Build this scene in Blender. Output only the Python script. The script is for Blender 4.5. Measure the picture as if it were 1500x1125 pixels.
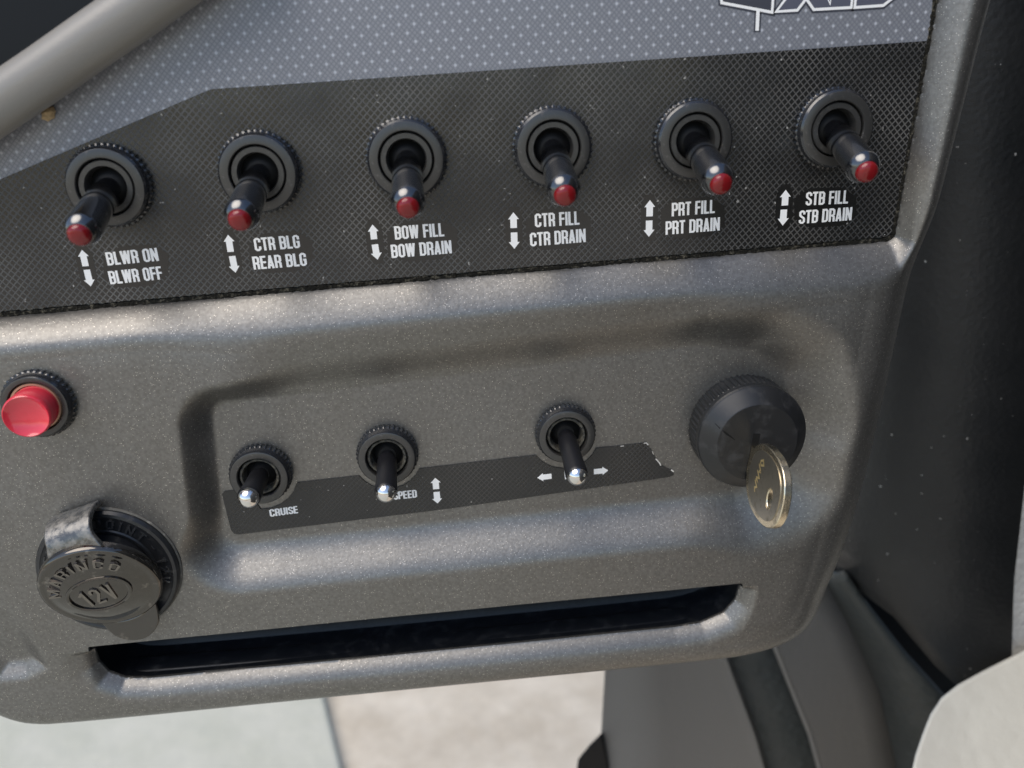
import bpy, bmesh, math, random
import numpy as np
from mathutils import Vector, Matrix

for o in list(bpy.data.objects):
    bpy.data.objects.remove(o, do_unlink=True)
scene = bpy.context.scene
COL = scene.collection
MM = 0.001
random.seed(4)

# ------------------------------------------------------------------ camera
IMW, IMH, F = 1500.0, 1125.0, 1200.0          # photograph size, focal length in its pixels
PANEL_Z = 0.62                                # height of the panel's origin above the floor
DIST = 0.226
_h = Vector((1.0, -0.083, 0.060)).normalized()          # panel's horizontal seen by the camera (x right, y down, z ahead)
_v = Vector((200.0, 3278.0, F)); _v = (_v - _v.dot(_h) * _h).normalized()
_i = _h.cross(_v)                                        # into the panel
def cam2world(d): return Vector((d.dot(_h), d.dot(_i), -d.dot(_v)))
CX, CY, CZ = cam2world(Vector((1, 0, 0))), cam2world(Vector((0, 1, 0))), cam2world(Vector((0, 0, 1)))
CAM = Vector((0, 0, PANEL_Z)) - CZ * DIST
cd = bpy.data.cameras.new('camera'); cam = bpy.data.objects.new('camera', cd); COL.objects.link(cam)
cam.matrix_world = Matrix(((CX.x, -CY.x, -CZ.x, CAM.x), (CX.y, -CY.y, -CZ.y, CAM.y), (CX.z, -CY.z, -CZ.z, CAM.z), (0, 0, 0, 1)))
cd.sensor_width = 36.0; cd.lens = 36.0 * F / IMW
cd.clip_start = 0.005; cd.clip_end = 200
cd.dof.use_dof = True; cd.dof.focus_distance = 0.222; cd.dof.aperture_fstop = 11
scene.camera = cam

# ------------------------------------------------------------------ sky, sun, exposure
SUN_EL, SUN_AZ = math.radians(58), math.radians(-132)     # azimuth from +Y towards +X: behind the viewer, to the left
world = bpy.data.worlds.new('World'); scene.world = world; world.use_nodes = True
wn = world.node_tree.nodes; wl = world.node_tree.links
sky = wn.new('ShaderNodeTexSky'); sky.sky_type = 'NISHITA'; sky.sun_disc = False
sky.sun_elevation = SUN_EL; sky.sun_rotation = SUN_AZ; sky.air_density = 1.0; sky.dust_density = 1.0; sky.ozone_density = 1.0
wl.new(sky.outputs[0], wn['Background'].inputs[0]); wn['Background'].inputs[1].default_value = 0.115
sd = bpy.data.lights.new('sun', 'SUN'); sd.energy = 1.5; sd.angle = math.radians(50); sd.color = (1.0, 0.92, 0.81)
sun = bpy.data.objects.new('sun', sd); COL.objects.link(sun)
sdir = Vector((math.sin(SUN_AZ) * math.cos(SUN_EL), math.cos(SUN_AZ) * math.cos(SUN_EL), math.sin(SUN_EL)))
sun.rotation_euler = (-sdir).to_track_quat('-Z', 'Y').to_euler(); sun.location = sdir * 3
scene.view_settings.view_transform = 'Standard'; scene.view_settings.look = 'None'
scene.view_settings.gamma = 1.0; scene.view_settings.use_curve_mapping = False
scene.view_settings.exposure = 0.75
scene.render.engine = 'CYCLES'

# ------------------------------------------------------------------ helpers
def P(px, py, w=0.0):
    """a pixel of the photograph -> panel coordinates (u right, v up, w out), mm, on the plane w"""
    d = CX * (px - IMW / 2) + CY * (py - IMH / 2) + CZ * F
    t = (-w * MM - CAM.y) / d.y
    q = CAM + d * t
    return (q.x / MM, (q.z - PANEL_Z) / MM)
def W3(u, v, w): return Vector((u * MM, -w * MM, PANEL_Z + v * MM))
def L3(u, v, w): return Vector((u * MM, -w * MM, v * MM))
def pxmm(px, py, w=0.0):
    a, b = P(px - 5, py, w), P(px + 5, py, w)
    return 10.0 / math.hypot(a[0] - b[0], a[1] - b[1])

def mesh_obj(name, verts, faces, mat, parent=None, smooth=True, sharp=35):
    me = bpy.data.meshes.new(name)
    me.from_pydata([tuple(v) for v in verts], [], faces)
    me.update()
    bm = bmesh.new(); bm.from_mesh(me)
    bmesh.ops.recalc_face_normals(bm, faces=bm.faces)
    bm.to_mesh(me); bm.free()
    for m in (mat if isinstance(mat, (list, tuple)) else [mat]): me.materials.append(m)
    if smooth:
        me.polygons.foreach_set('use_smooth', [True] * len(me.polygons))
        if sharp: me.set_sharp_from_angle(angle=math.radians(sharp))
    o = bpy.data.objects.new(name, me); COL.objects.link(o)
    if parent: o.parent = parent
    return o
def thing(name, label, cat, loc, group=None):
    o = bpy.data.objects.new(name, None); COL.objects.link(o); o.location = loc
    o.empty_display_size = 0.005
    return tag(o, label, cat, group)
def tag(o, label, cat=None, group=None, kind=None):
    o['label'] = label
    if cat: o['category'] = cat
    if group: o['group'] = group
    if kind: o['kind'] = kind
    return o

class MB:
    def __init__(s): s.v = []; s.f = []
    def add(s, vs, fs):
        n = len(s.v); s.v += [Vector(v) for v in vs]; s.f += [[i + n for i in f] for f in fs]; return s
    def lathe(s, prof, seg=64, org=(0, 0, 0), axis=(0, 0, 1), knurl=None, close=False):
        """prof: (r, h) in mm about an axis given in (u, v, w); knurl: set of rows whose radius is toothed"""
        a = Vector(axis).normalized()
        e1 = a.cross(Vector((0, 1, 0.001))).normalized(); e2 = a.cross(e1)
        vs = []; fs = []
        for k, (r, h) in enumerate(prof):
            for j in range(seg):
                t = 2 * math.pi * j / seg
                rr = r
                if knurl and k in knurl[0] and (j // knurl[2]) % 2: rr = r - knurl[1]
                c = Vector(org) + a * h + (e1 * math.cos(t) + e2 * math.sin(t)) * rr
                vs.append(L3(*c))
        n = len(prof)
        for k in range(n - 1):
            for j in range(seg):
                j2 = (j + 1) % seg
                fs.append([k * seg + j, k * seg + j2, (k + 1) * seg + j2, (k + 1) * seg + j])
        if prof[0][0] > 1e-6 and close: fs.append(list(range(seg)))
        if prof[-1][0] > 1e-6 and close: fs.append([(n - 1) * seg + j for j in range(seg)])
        return s.add(vs, fs)
    def prism(s, poly, w0, w1, place=L3):
        """poly in (u, v); solid from w0 to w1 (numbers or functions of u, v)"""
        f0 = w0 if callable(w0) else (lambda u, v: w0)
        f1 = w1 if callable(w1) else (lambda u, v: w1)
        n = len(poly)
        vs = [place(u, v, f0(u, v)) for u, v in poly] + [place(u, v, f1(u, v)) for u, v in poly]
        fs = [list(range(n)), [n + i for i in range(n)]] + [[i, (i + 1) % n, n + (i + 1) % n, n + i] for i in range(n)]
        return s.add(vs, fs)
    def obj(s, name, mat, parent=None, smooth=True, sharp=35): return mesh_obj(name, s.v, s.f, mat, parent, smooth, sharp)

def bevel(o, width, seg=3, ang=40):
    m = o.modifiers.new('bevel', 'BEVEL'); m.width = width * MM; m.segments = seg
    m.limit_method = 'ANGLE'; m.angle_limit = math.radians(ang)
    return o

# ------------------------------------------------------------------ materials
def new_mat(name):
    m = bpy.data.materials.new(name); m.use_nodes = True
    nt = m.node_tree
    return m, nt, nt.nodes, nt.links, nt.nodes['Principled BSDF']
def setp(b, col=None, rough=None, metal=None, spec=None, coat=None, coat_r=None):
    if col is not None: b.inputs['Base Color'].default_value = (*col, 1)
    if rough is not None: b.inputs['Roughness'].default_value = rough
    if metal is not None: b.inputs['Metallic'].default_value = metal
    if spec is not None: b.inputs['Specular IOR Level'].default_value = spec
    if coat is not None: b.inputs['Coat Weight'].default_value = coat
    if coat_r is not None: b.inputs['Coat Roughness'].default_value = coat_r
def nd(nodes, t, **kw):
    n = nodes.new(t)
    for k, v in kw.items(): setattr(n, k, v)
    return n
def ramp(nodes, links, src, stops):
    r = nodes.new('ShaderNodeValToRGB'); links.new(src, r.inputs[0])
    el = r.color_ramp.elements
    while len(el) < len(stops): el.new(0.5)
    for e, (p, c) in zip(el, stops):
        e.position = p; e.color = (*c, 1) if len(c) == 3 else c
    return r.outputs[0]
def noise(nodes, links, co, scale, detail=2, rough=0.5):
    n = nodes.new('ShaderNodeTexNoise'); n.inputs['Scale'].default_value = scale
    n.inputs['Detail'].default_value = detail; n.inputs['Roughness'].default_value = rough
    links.new(co, n.inputs['Vector']); return n.outputs[0]
def mix(nodes, links, fac, a, b):
    m = nodes.new('ShaderNodeMix'); m.data_type = 'RGBA'
    if hasattr(fac, 'is_linked'): links.new(fac, m.inputs[0])
    else: m.inputs[0].default_value = fac
    for s, x in ((6, a), (7, b)):
        if hasattr(x, 'is_linked'): links.new(x, m.inputs[s])
        else: m.inputs[s].default_value = (*x, 1)
    return m.outputs[2]
def math_n(nodes, links, op, a, b=None, c=None):
    m = nodes.new('ShaderNodeMath'); m.operation = op
    for k, x in enumerate((a, b, c)):
        if x is None: continue
        if hasattr(x, 'is_linked'): links.new(x, m.inputs[k])
        else: m.inputs[k].default_value = x
    return m.outputs[0]
def bump(nodes, links, bsdf, h, dist, strength=1.0):
    b = nodes.new('ShaderNodeBump'); b.inputs['Distance'].default_value = dist; b.inputs['Strength'].default_value = strength
    links.new(h, b.inputs['Height']); links.new(b.outputs[0], bsdf.inputs['Normal'])

def mat_paint():
    m, nt, N, K, b = new_mat('flaked grey moulding paint')
    co = N.new('ShaderNodeTexCoord').outputs['Object']
    v = N.new('ShaderNodeTexVoronoi'); v.inputs['Scale'].default_value = 3000; K.new(co, v.inputs['Vector'])
    sep = N.new('ShaderNodeSeparateColor'); K.new(v.outputs['Color'], sep.inputs[0])
    core = ramp(N, K, v.outputs['Distance'], [(0.22, (1, 1, 1)), (0.42, (0, 0, 0))])
    fl = ramp(N, K, sep.outputs[0], [(0.85, (0, 0, 0)), (1.0, (1, 1, 1))])
    fleck = math_n(N, K, 'MULTIPLY', core, fl)
    big = noise(N, K, co, 35, 4, 0.6)
    mid = noise(N, K, co, 1100, 2, 0.6)
    base = mix(N, K, ramp(N, K, big, [(0.3, (0, 0, 0)), (0.7, (1, 1, 1))]), (0.216, 0.209, 0.195), (0.240, 0.234, 0.222))
    base = mix(N, K, ramp(N, K, mid, [(0.35, (0, 0, 0)), (0.65, (0.55, 0.55, 0.55))]), base, (0.135, 0.129, 0.12))
    base = mix(N, K, fleck, base, (0.72, 0.67, 0.60))
    K.new(base, b.inputs['Base Color'])
    setp(b, rough=0.4, metal=0.85, spec=0.5)
    rr = ramp(N, K, big, [(0.3, (0.40,) * 3), (0.7, (0.47,) * 3)]); K.new(rr, b.inputs['Roughness'])
    bump(N, K, b, mid, 0.00006, 0.7)
    return m
def mat_plain(name, col, rough, metal=0.0, spec=0.5, coat=0, bscale=None, bdist=0.0, dirt=None, dirt_scale=120, dirt_lo=0.55, dirt_hi=0.75, detail=3):
    m, nt, N, K, b = new_mat(name)
    setp(b, col, rough, metal, spec, coat, 0.08)
    co = N.new('ShaderNodeTexCoord').outputs['Object']
    if dirt:
        d = ramp(N, K, noise(N, K, co, dirt_scale, 6, 0.65), [(dirt_lo, (0, 0, 0)), (dirt_hi, (1, 1, 1))])
        K.new(mix(N, K, d, col, dirt), b.inputs['Base Color'])
        K.new(ramp(N, K, d, [(0, (rough,) * 3), (1, (min(1, rough + 0.35),) * 3)]), b.inputs['Roughness'])
    if bscale: bump(N, K, b, noise(N, K, co, bscale, detail), bdist)
    return m
def grid_lines(N, K, co, pitch, half, ang):
    """mask of thin parallel lines in the panel plane (object x, z), in two directions"""
    out = None
    sp = N.new('ShaderNodeSeparateXYZ'); K.new(co, sp.inputs[0])
    for a in ang:
        x = math_n(N, K, 'MULTIPLY', sp.outputs[0], math.cos(a) / pitch)
        z = math_n(N, K, 'MULTIPLY_ADD', sp.outputs[2], math.sin(a) / pitch, x)
        f = math_n(N, K, 'PINGPONG', z, 0.5)
        l = ramp(N, K, f, [(half * 0.75, (1, 1, 1)), (half * 1.25, (0, 0, 0))])
        out = l if out is None else math_n(N, K, 'MAXIMUM', out, l)
    return out
def mat_mesh_print(name, cell, line, pitch=0.00118, rc=0.16):
    m, nt, N, K, b = new_mat(name)
    co = N.new('ShaderNodeTexCoord').outputs['Object']
    g = grid_lines(N, K, co, pitch, 0.11, (math.radians(40), math.radians(-46)))
    wear = ramp(N, K, noise(N, K, co, 28, 4, 0.6), [(0.38, (0.12,) * 3), (0.64, (1, 1, 1))])
    gg = math_n(N, K, 'MULTIPLY', g, wear)
    dust = ramp(N, K, noise(N, K, co, 900, 1, 0.4), [(0.77, (0, 0, 0)), (0.82, (1, 1, 1))])
    c = mix(N, K, gg, cell, line)
    c = mix(N, K, dust, c, (0.35, 0.34, 0.32))
    K.new(c, b.inputs['Base Color'])
    smudge = ramp(N, K, noise(N, K, co, 40, 4, 0.6), [(0.3, (rc,) * 3), (0.75, (rc + 0.16,) * 3)])
    r = mix(N, K, g, smudge, (0.55, 0.55, 0.55)); K.new(r, b.inputs['Roughness'])
    b.inputs['Specular IOR Level'].default_value = 0.75
    h = math_n(N, K, 'MULTIPLY_ADD', noise(N, K, co, 60, 2), 3.0, math_n(N, K, 'MULTIPLY', g, -0.35))
    bump(N, K, b, h, 0.00010, 0.8)
    return m
def mat_dot_print():
    m, nt, N, K, b = new_mat('dotted blue grey print')
    co = N.new('ShaderNodeTexCoord').outputs['Object']
    sp = N.new('ShaderNodeSeparateXYZ'); K.new(co, sp.inputs[0])
    pitch = 0.00262; fs = []
    for a in (math.radians(43), math.radians(-43)):
        x = math_n(N, K, 'MULTIPLY', sp.outputs[0], math.cos(a) / pitch)
        z = math_n(N, K, 'MULTIPLY_ADD', sp.outputs[2], math.sin(a) / pitch, x)
        fs.append(math_n(N, K, 'PINGPONG', z, 0.5))
    d = math_n(N, K, 'SQRT', math_n(N, K, 'ADD', math_n(N, K, 'MULTIPLY', fs[0], fs[0]), math_n(N, K, 'MULTIPLY', fs[1], fs[1])))
    dots = ramp(N, K, d, [(0.08, (1, 1, 1)), (0.19, (0, 0, 0))])
    lines = grid_lines(N, K, co, pitch / 3, 0.12, (math.radians(43), math.radians(-43)))
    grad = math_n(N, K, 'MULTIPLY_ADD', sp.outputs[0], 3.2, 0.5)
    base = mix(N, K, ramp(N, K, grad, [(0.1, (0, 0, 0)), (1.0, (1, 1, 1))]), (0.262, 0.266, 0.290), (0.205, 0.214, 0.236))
    c = mix(N, K, math_n(N, K, 'MULTIPLY', lines, 0.5), base, (0.09, 0.105, 0.14))
    c = mix(N, K, dots, c, (0.46, 0.48, 0.53))
    K.new(c, b.inputs['Base Color'])
    setp(b, rough=0.28, spec=0.6)
    smudge = ramp(N, K, noise(N, K, co, 40, 4, 0.6), [(0.3, (0.22,) * 3), (0.75, (0.42,) * 3)]); K.new(smudge, b.inputs['Roughness'])
    bump(N, K, b, math_n(N, K, 'MULTIPLY_ADD', noise(N, K, co, 60, 2), 3.0, math_n(N, K, 'MULTIPLY', lines, -0.3)), 0.00008, 0.7)
    return m
def mat_leather(name, c1, c2, rough, scale=420, dist=0.0004, vscale=None, dust=False):
    m, nt, N, K, b = new_mat(name)
    co = N.new('ShaderNodeTexCoord').outputs['Object']
    n1 = noise(N, K, co, 22, 5, 0.6); n2 = noise(N, K, co, scale, 4, 0.55)
    K.new(mix(N, K, ramp(N, K, n1, [(0.35, (0, 0, 0)), (0.7, (1, 1, 1))]), c1, c2), b.inputs['Base Color'])
    if dust:
        d = ramp(N, K, noise(N, K, co, 520, 2, 0.5), [(0.745, (0, 0, 0)), (0.775, (1, 1, 1))])
        K.new(mix(N, K, d, b.inputs['Base Color'].links[0].from_socket, (0.30, 0.30, 0.29)), b.inputs['Base Color'])
    setp(b, rough=rough, spec=0.45)
    v = N.new('ShaderNodeTexVoronoi'); v.feature = 'SMOOTH_F1'; v.inputs['Scale'].default_value = vscale or scale * 1.3; K.new(co, v.inputs['Vector'])
    bump(N, K, b, math_n(N, K, 'MULTIPLY_ADD', v.outputs[0], 0.8, n2), dist, 0.8)
    return m

M = {}
M['paint'] = mat_paint()
M['label'] = mat_mesh_print('dark mesh print', (0.009, 0.0088, 0.0085), (0.100, 0.095, 0.087), 0.00128, 0.14)
M['label2'] = mat_mesh_print('dark mesh tape', (0.007, 0.007, 0.007), (0.042, 0.039, 0.035), 0.0011, 0.22)
M['plainlabel'] = mat_plain('plain dark print', (0.010, 0.0098, 0.0095), 0.15, spec=0.75)
M['dots'] = mat_dot_print()
M['ink'] = mat_plain('white ink', (0.90, 0.90, 0.89), 0.35)
M['logofill'] = mat_plain('logo grey ink', (0.10, 0.105, 0.14), 0.3)
M['logodark'] = mat_plain('logo dark ink', (0.055, 0.058, 0.075), 0.3)
M['nut'] = mat_plain('black anodised nut', (0.014, 0.015, 0.018), 0.20, metal=0.0, spec=0.9, dirt=(0.10, 0.095, 0.085), dirt_scale=700, dirt_lo=0.60, dirt_hi=0.72)
M['ringface'] = mat_plain('worn grey nut face', (0.040, 0.039, 0.037), 0.30, metal=0.2, spec=0.8, dirt=(0.12, 0.11, 0.10), dirt_scale=900, dirt_lo=0.58, dirt_hi=0.75)
M['lever'] = mat_plain('glossy black lever', (0.005, 0.0055, 0.007), 0.16, spec=1.0, coat=1.0)
M['sleeve'] = mat_plain('black rubber sleeve', (0.010, 0.010, 0.012), 0.38, spec=0.5)
M['hole'] = mat_plain('black bushing', (0.006, 0.006, 0.006), 0.6, spec=0.3)
M['grime'] = mat_plain('grimy bushing thread', (0.035, 0.034, 0.030), 0.55, spec=0.5, dirt=(0.16, 0.145, 0.11), dirt_scale=800, dirt_lo=0.45, dirt_hi=0.7, bscale=1500, bdist=0.0002)
M['chrome'] = mat_plain('worn chrome', (0.78, 0.76, 0.74), 0.12, metal=1.0, bscale=260, bdist=0.00010)
M['redcap'] = mat_plain('red plastic', (0.72, 0.040, 0.065), 0.12, spec=0.8, bscale=170, bdist=0.00015)
M['orange'] = mat_plain('pale copper collar', (0.48, 0.30, 0.20), 0.4, metal=0.4)
def mat_jewel():
    m, nt, N, K, b = new_mat('red jewel lens')
    setp(b, (0.30, 0.010, 0.014), 0.07, spec=0.6)
    b.inputs['Transmission Weight'].default_value = 0.35; b.inputs['IOR'].default_value = 1.49
    co = N.new('ShaderNodeTexCoord').outputs['Object']
    bump(N, K, b, noise(N, K, co, 420, 1), 0.00012)
    return m
M['jewel'] = mat_jewel()
M['ignition'] = mat_plain('black satin plastic', (0.013, 0.0135, 0.0145), 0.36, spec=0.5, dirt=(0.038, 0.038, 0.039), dirt_scale=240, dirt_lo=0.52, dirt_hi=0.78)
M['brass'] = mat_plain('worn nickel brass', (0.78, 0.69, 0.52), 0.24, metal=1.0, dirt=(0.36, 0.30, 0.22), dirt_scale=260, bscale=900, bdist=0.00004)
M['keyface'] = mat_plain('dull nickel key face', (0.42, 0.385, 0.32), 0.33, metal=0.95, dirt=(0.24, 0.21, 0.16), dirt_scale=300, bscale=1200, bdist=0.00003)
M['flange'] = mat_plain('black socket plastic', (0.016, 0.017, 0.019), 0.32, spec=0.55, dirt=(0.07, 0.066, 0.06), dirt_scale=420, dirt_lo=0.56, dirt_hi=0.74)
M['cap'] = mat_plain('shiny dark cap', (0.105, 0.098, 0.090), 0.08, metal=0.88, spec=0.8, dirt=(0.30, 0.275, 0.25), dirt_scale=170, dirt_lo=0.58, dirt_hi=0.70, bscale=60, bdist=0.0004)
M['strap'] = mat_plain('dusty dark strap', (0.10, 0.10, 0.098), 0.2, metal=0.6, spec=0.7, dirt=(0.30, 0.285, 0.26), dirt_scale=420, dirt_lo=0.40, dirt_hi=0.68, bscale=500, bdist=0.0001)
M['gasket'] = mat_plain('dusty gasket', (0.12, 0.115, 0.10), 0.8, dirt=(0.32, 0.30, 0.26), dirt_scale=600)
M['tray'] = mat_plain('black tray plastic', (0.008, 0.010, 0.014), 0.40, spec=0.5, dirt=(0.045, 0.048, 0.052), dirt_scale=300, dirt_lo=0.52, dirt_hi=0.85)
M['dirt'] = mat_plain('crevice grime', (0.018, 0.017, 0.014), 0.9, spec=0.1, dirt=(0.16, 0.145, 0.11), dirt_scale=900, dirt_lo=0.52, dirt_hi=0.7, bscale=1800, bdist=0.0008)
M['side'] = mat_leather('dark grained vinyl', (0.006, 0.007, 0.008), (0.014, 0.0145, 0.015), 0.5, 420, 0.00022, None, True)
M['lightvinyl'] = mat_leather('light grained vinyl', (0.42, 0.42, 0.41), (0.50, 0.50, 0.48), 0.6, 330, 0.0009)
M['seat'] = mat_leather('pale worn plastic', (0.50, 0.48, 0.42), (0.58, 0.56, 0.49), 0.55, 130, 0.0005)
M['footgrey'] = mat_plain('grey moulded plastic', (0.118, 0.112, 0.104), 0.5, bscale=300, bdist=0.0002)
M['footdark'] = mat_leather('dark green grey rubber', (0.034, 0.039, 0.038), (0.048, 0.052, 0.050), 0.6, 200, 0.0008)
M['floor'] = mat_leather('beige speckled deck', (0.50, 0.43, 0.33), (0.66, 0.585, 0.47), 0.8, 60, 0.001)
M['mat'] = mat_leather('pale green grey vinyl', (0.48, 0.47, 0.38), (0.55, 0.53, 0.44), 0.7, 60, 0.001)
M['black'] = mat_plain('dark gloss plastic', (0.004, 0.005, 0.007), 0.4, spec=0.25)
M['crumb'] = mat_plain('orange crumb', (0.50, 0.36, 0.20), 0.8, bscale=900, bdist=0.0005)

# ------------------------------------------------------------------ stroke lettering
def glyphs():
    Wd = 0.40; l, r, b, t, c = 0.068, Wd - 0.068, 0.068, 0.932, 0.085; m = 0.51
    G = {}
    G['O'] = (Wd, [('c', [(l, b + c), (l, t - c), (l + c, t), (r - c, t), (r, t - c), (r, b + c), (r - c, b), (l + c, b)])])
    cc = [(r, .66), (r, t - c), (r - c, t), (l + c, t), (l, t - c), (l, b + c), (l + c, b), (r - c, b), (r, b + c)]
    G['C'] = (Wd, [('o', cc + [(r, .34)])])
    G['G'] = (Wd, [('o', cc + [(r, .47), (Wd * .52, .47)])])
    G['D'] = (Wd, [('c', [(l, b), (l, t), (r - c, t), (r, t - c), (r, b + c), (r - c, b)])])
    G['B'] = (Wd, [('o', [(l, 0), (l, 1)]), ('o', [(l, t), (r - c, t), (r, t - c), (r, m + c * .8), (r - c * .8, m), (l, m)]),
                   ('o', [(r - c * .9, m), (r, m - c * .8), (r, b + c), (r - c, b), (l, b)])])
    bowl = ('o', [(l, t), (r - c, t), (r, t - c), (r, .46 + c), (r - c, .46), (l, .46)])
    G['P'] = (Wd * .96, [('o', [(l, 0), (l, 1)]), bowl])
    G['R'] = (Wd, [('o', [(l, 0), (l, 1)]), bowl, ('o', [(r - c * 1.2, .46), (r - .01, .36), (r, 0)])])
    G['S'] = (Wd * .96, [('o', [(r, .70), (r, t - c), (r - c, t), (l + c, t), (l, t - c), (l, .66), (l + .04, .58), (r - .04, .42), (r, .34), (r, b + c), (r - c, b), (l + c, b), (l, b + c), (l, .30)])])
    G['T'] = (Wd * .92, [('o', [(0, t), (Wd * .92, t)]), ('o', [(Wd * .46, 0), (Wd * .46, t)])])
    G['E'] = (Wd * .88, [('o', [(l, 0), (l, 1)])] + [('o', [(l, y), (Wd * .86, y)]) for y in (b, m, t)])
    G['F'] = (Wd * .84, [('o', [(l, 0), (l, 1)])] + [('o', [(l, y), (Wd * .83, y)]) for y in (m, t)])
    G['L'] = (Wd * .82, [('o', [(l, 0), (l, 1)]), ('o', [(l, b), (Wd * .82, b)])])
    G['I'] = (0.136, [('o', [(.068, 0), (.068, 1)])])
    G['U'] = (Wd, [('o', [(l, 1), (l, b + c), (l + c, b), (r - c, b), (r, b + c), (r, 1)])])
    G['N'] = (Wd * 1.05, [('o', [(l, 0), (l, 1)]), ('o', [(r + .02, 0), (r + .02, 1)]), ('o', [(l, .98), (r + .02, .02)])])
    G['A'] = (Wd * 1.02, [('o', [(.065, 0), (Wd * .51, 1)]), ('o', [(Wd * 1.02 - .065, 0), (Wd * .51, 1)]), ('o', [(.10, .24), (Wd * 1.02 - .10, .24)])])
    G['V'] = (Wd * 1.02, [('o', [(.065, 1), (Wd * .51, 0)]), ('o', [(Wd * 1.02 - .065, 1), (Wd * .51, 0)])])
    G['W'] = (0.58, [('o', [(.065, 1), (.165, 0)]), ('o', [(.165, 0), (.29, 1)]), ('o', [(.29, 1), (.415, 0)]), ('o', [(.415, 0), (.515, 1)])])
    G['M'] = (0.54, [('o', [(.068, 0), (.068, 1)]), ('o', [(.068, .98), (.27, .1)]), ('o', [(.27, .1), (.472, .98)]), ('o', [(.472, 0), (.472, 1)])])
    G['1'] = (0.26, [('o', [(.16, 0), (.16, 1)]), ('o', [(.16, .93), (.0, .78)])])
    G['2'] = (Wd, [('o', [(l, .68), (l, t - c), (l + c, t), (r - c, t), (r, t - c), (r, .62), (l, .14)]), ('o', [(l - .03, b), (r + .05, b)])])
    G['-'] = (0.30, [('o', [(0.03, .48), (.27, .48)])])
    G[' '] = (0.17, [])
    return G
GLY = glyphs()
def ribbon(poly, half, closed):
    n = len(poly); L = []; R = []
    for i in range(n):
        p = Vector(poly[i])
        a = Vector(poly[i - 1]) if (i > 0 or closed) else None
        b = Vector(poly[(i + 1) % n]) if (i < n - 1 or closed) else None
        d1 = (p - a).normalized() if a is not None else None
        d2 = (b - p).normalized() if b is not None else None
        if d1 is None: d1 = d2
        if d2 is None: d2 = d1
        n1 = Vector((-d1.y, d1.x)); n2 = Vector((-d2.y, d2.x))
        mm = n1 + n2; mm = mm / max(mm.dot(n1), 0.45) if mm.length > 1e-6 else n1
        L.append(p + mm * half); R.append(p - mm * half)
    segs = range(n if closed else n - 1)
    return [(L[i], L[(i + 1) % n], R[(i + 1) % n], R[i]) for i in segs]
def text_quads(s, gap=0.055, half=0.068, gly=None):
    gly = gly or GLY
    x = 0; out = []
    for ch in s:
        w, strokes = gly[ch]
        for k, (kind, poly) in enumerate(strokes):
            for q in ribbon(poly, half, kind == 'c'):
                out.append((k, [(p.x + x, p.y) for p in q]))
        x += w + gap
    return out, x - gap
def solid_text(mb, s_, gap, half, mapf, w0, w1, place):
    """raised lettering: every stroke one closed solid"""
    x = 0; width = sum(GLY[c][0] + gap for c in s_) - gap
    for ch in s_:
        w, strokes = GLY[ch]
        for k, (kind, poly) in enumerate(strokes):
            qs = ribbon(poly, half, kind == 'c'); closed = kind == 'c'
            Lp = [q[0] for q in qs] + ([] if closed else [qs[-1][1]]); Rp = [q[3] for q in qs] + ([] if closed else [qs[-1][2]])
            n = len(Lp); vs = []
            for pts, ww in ((Lp, w1 + k * .006), (Rp, w1 + k * .006), (Lp, w0), (Rp, w0)):
                vs += [place(*mapf(p.x + x, p.y, width), ww) for p in pts]
            fs = []
            for i in range(n if closed else n - 1):
                j = (i + 1) % n
                fs += [[i, j, n + j, n + i], [i, j, 2 * n + j, 2 * n + i], [n + i, n + j, 3 * n + j, 3 * n + i]]
            if not closed: fs += [[0, n, 3 * n, 2 * n], [n - 1, 2 * n - 1, 4 * n - 1, 3 * n - 1]]
            mb.add(vs, fs)
        x += w + gap
    return mb
def flat_quads(mb, quads, mapf, w0, step=0.004, height=None, place=W3):
    for k, q in quads:
        pts = [mapf(x, y) for x, y in q]
        ww = w0 + k * step
        if height is None:
            mb.add([place(u, v, ww) for u, v in pts], [[0, 1, 2, 3]])
        else:
            mb.prism(pts, w0 - 0.3, ww + height, place)

# ------------------------------------------------------------------ polygon distance fields (numpy)
def sdf(poly, U, V):
    """signed distance, negative inside"""
    p = np.array(poly, dtype=float); n = len(p)
    d = np.full(U.shape, 1e18); s = np.ones(U.shape)
    j = n - 1
    for i in range(n):
        ex, ey = p[j] - p[i]
        wx, wy = U - p[i, 0], V - p[i, 1]
        t = np.clip((wx * ex + wy * ey) / (ex * ex + ey * ey), 0, 1)
        d = np.minimum(d, (wx - ex * t) ** 2 + (wy - ey * t) ** 2)
        c1 = V >= p[i, 1]; c2 = V < p[j, 1]; c3 = ex * wy > ey * wx
        flip = (c1 & c2 & c3) | (~c1 & ~c2 & ~c3)
        s = np.where(flip, -s, s); j = i
    return s * np.sqrt(d)
def sstep(x): x = np.clip(x, 0, 1); return x * x * (3 - 2 * x)
def smin(a, b, k):
    h = np.clip(0.5 + 0.5 * (b - a) / k, 0, 1)
    return b + (a - b) * h - k * h * (1 - h)
def PX(pts, w): return [P(x, y, w) for x, y in pts]
def chaikin(pts, n=2, closed=True):
    for _ in range(n):
        out = []
        m = len(pts)
        for i in range(m if closed else m - 1):
            a, b = pts[i], pts[(i + 1) % m]
            out += [(a[0] * .75 + b[0] * .25, a[1] * .75 + b[1] * .25), (a[0] * .25 + b[0] * .75, a[1] * .25 + b[1] * .75)]
        pts = out
    return pts

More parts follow.
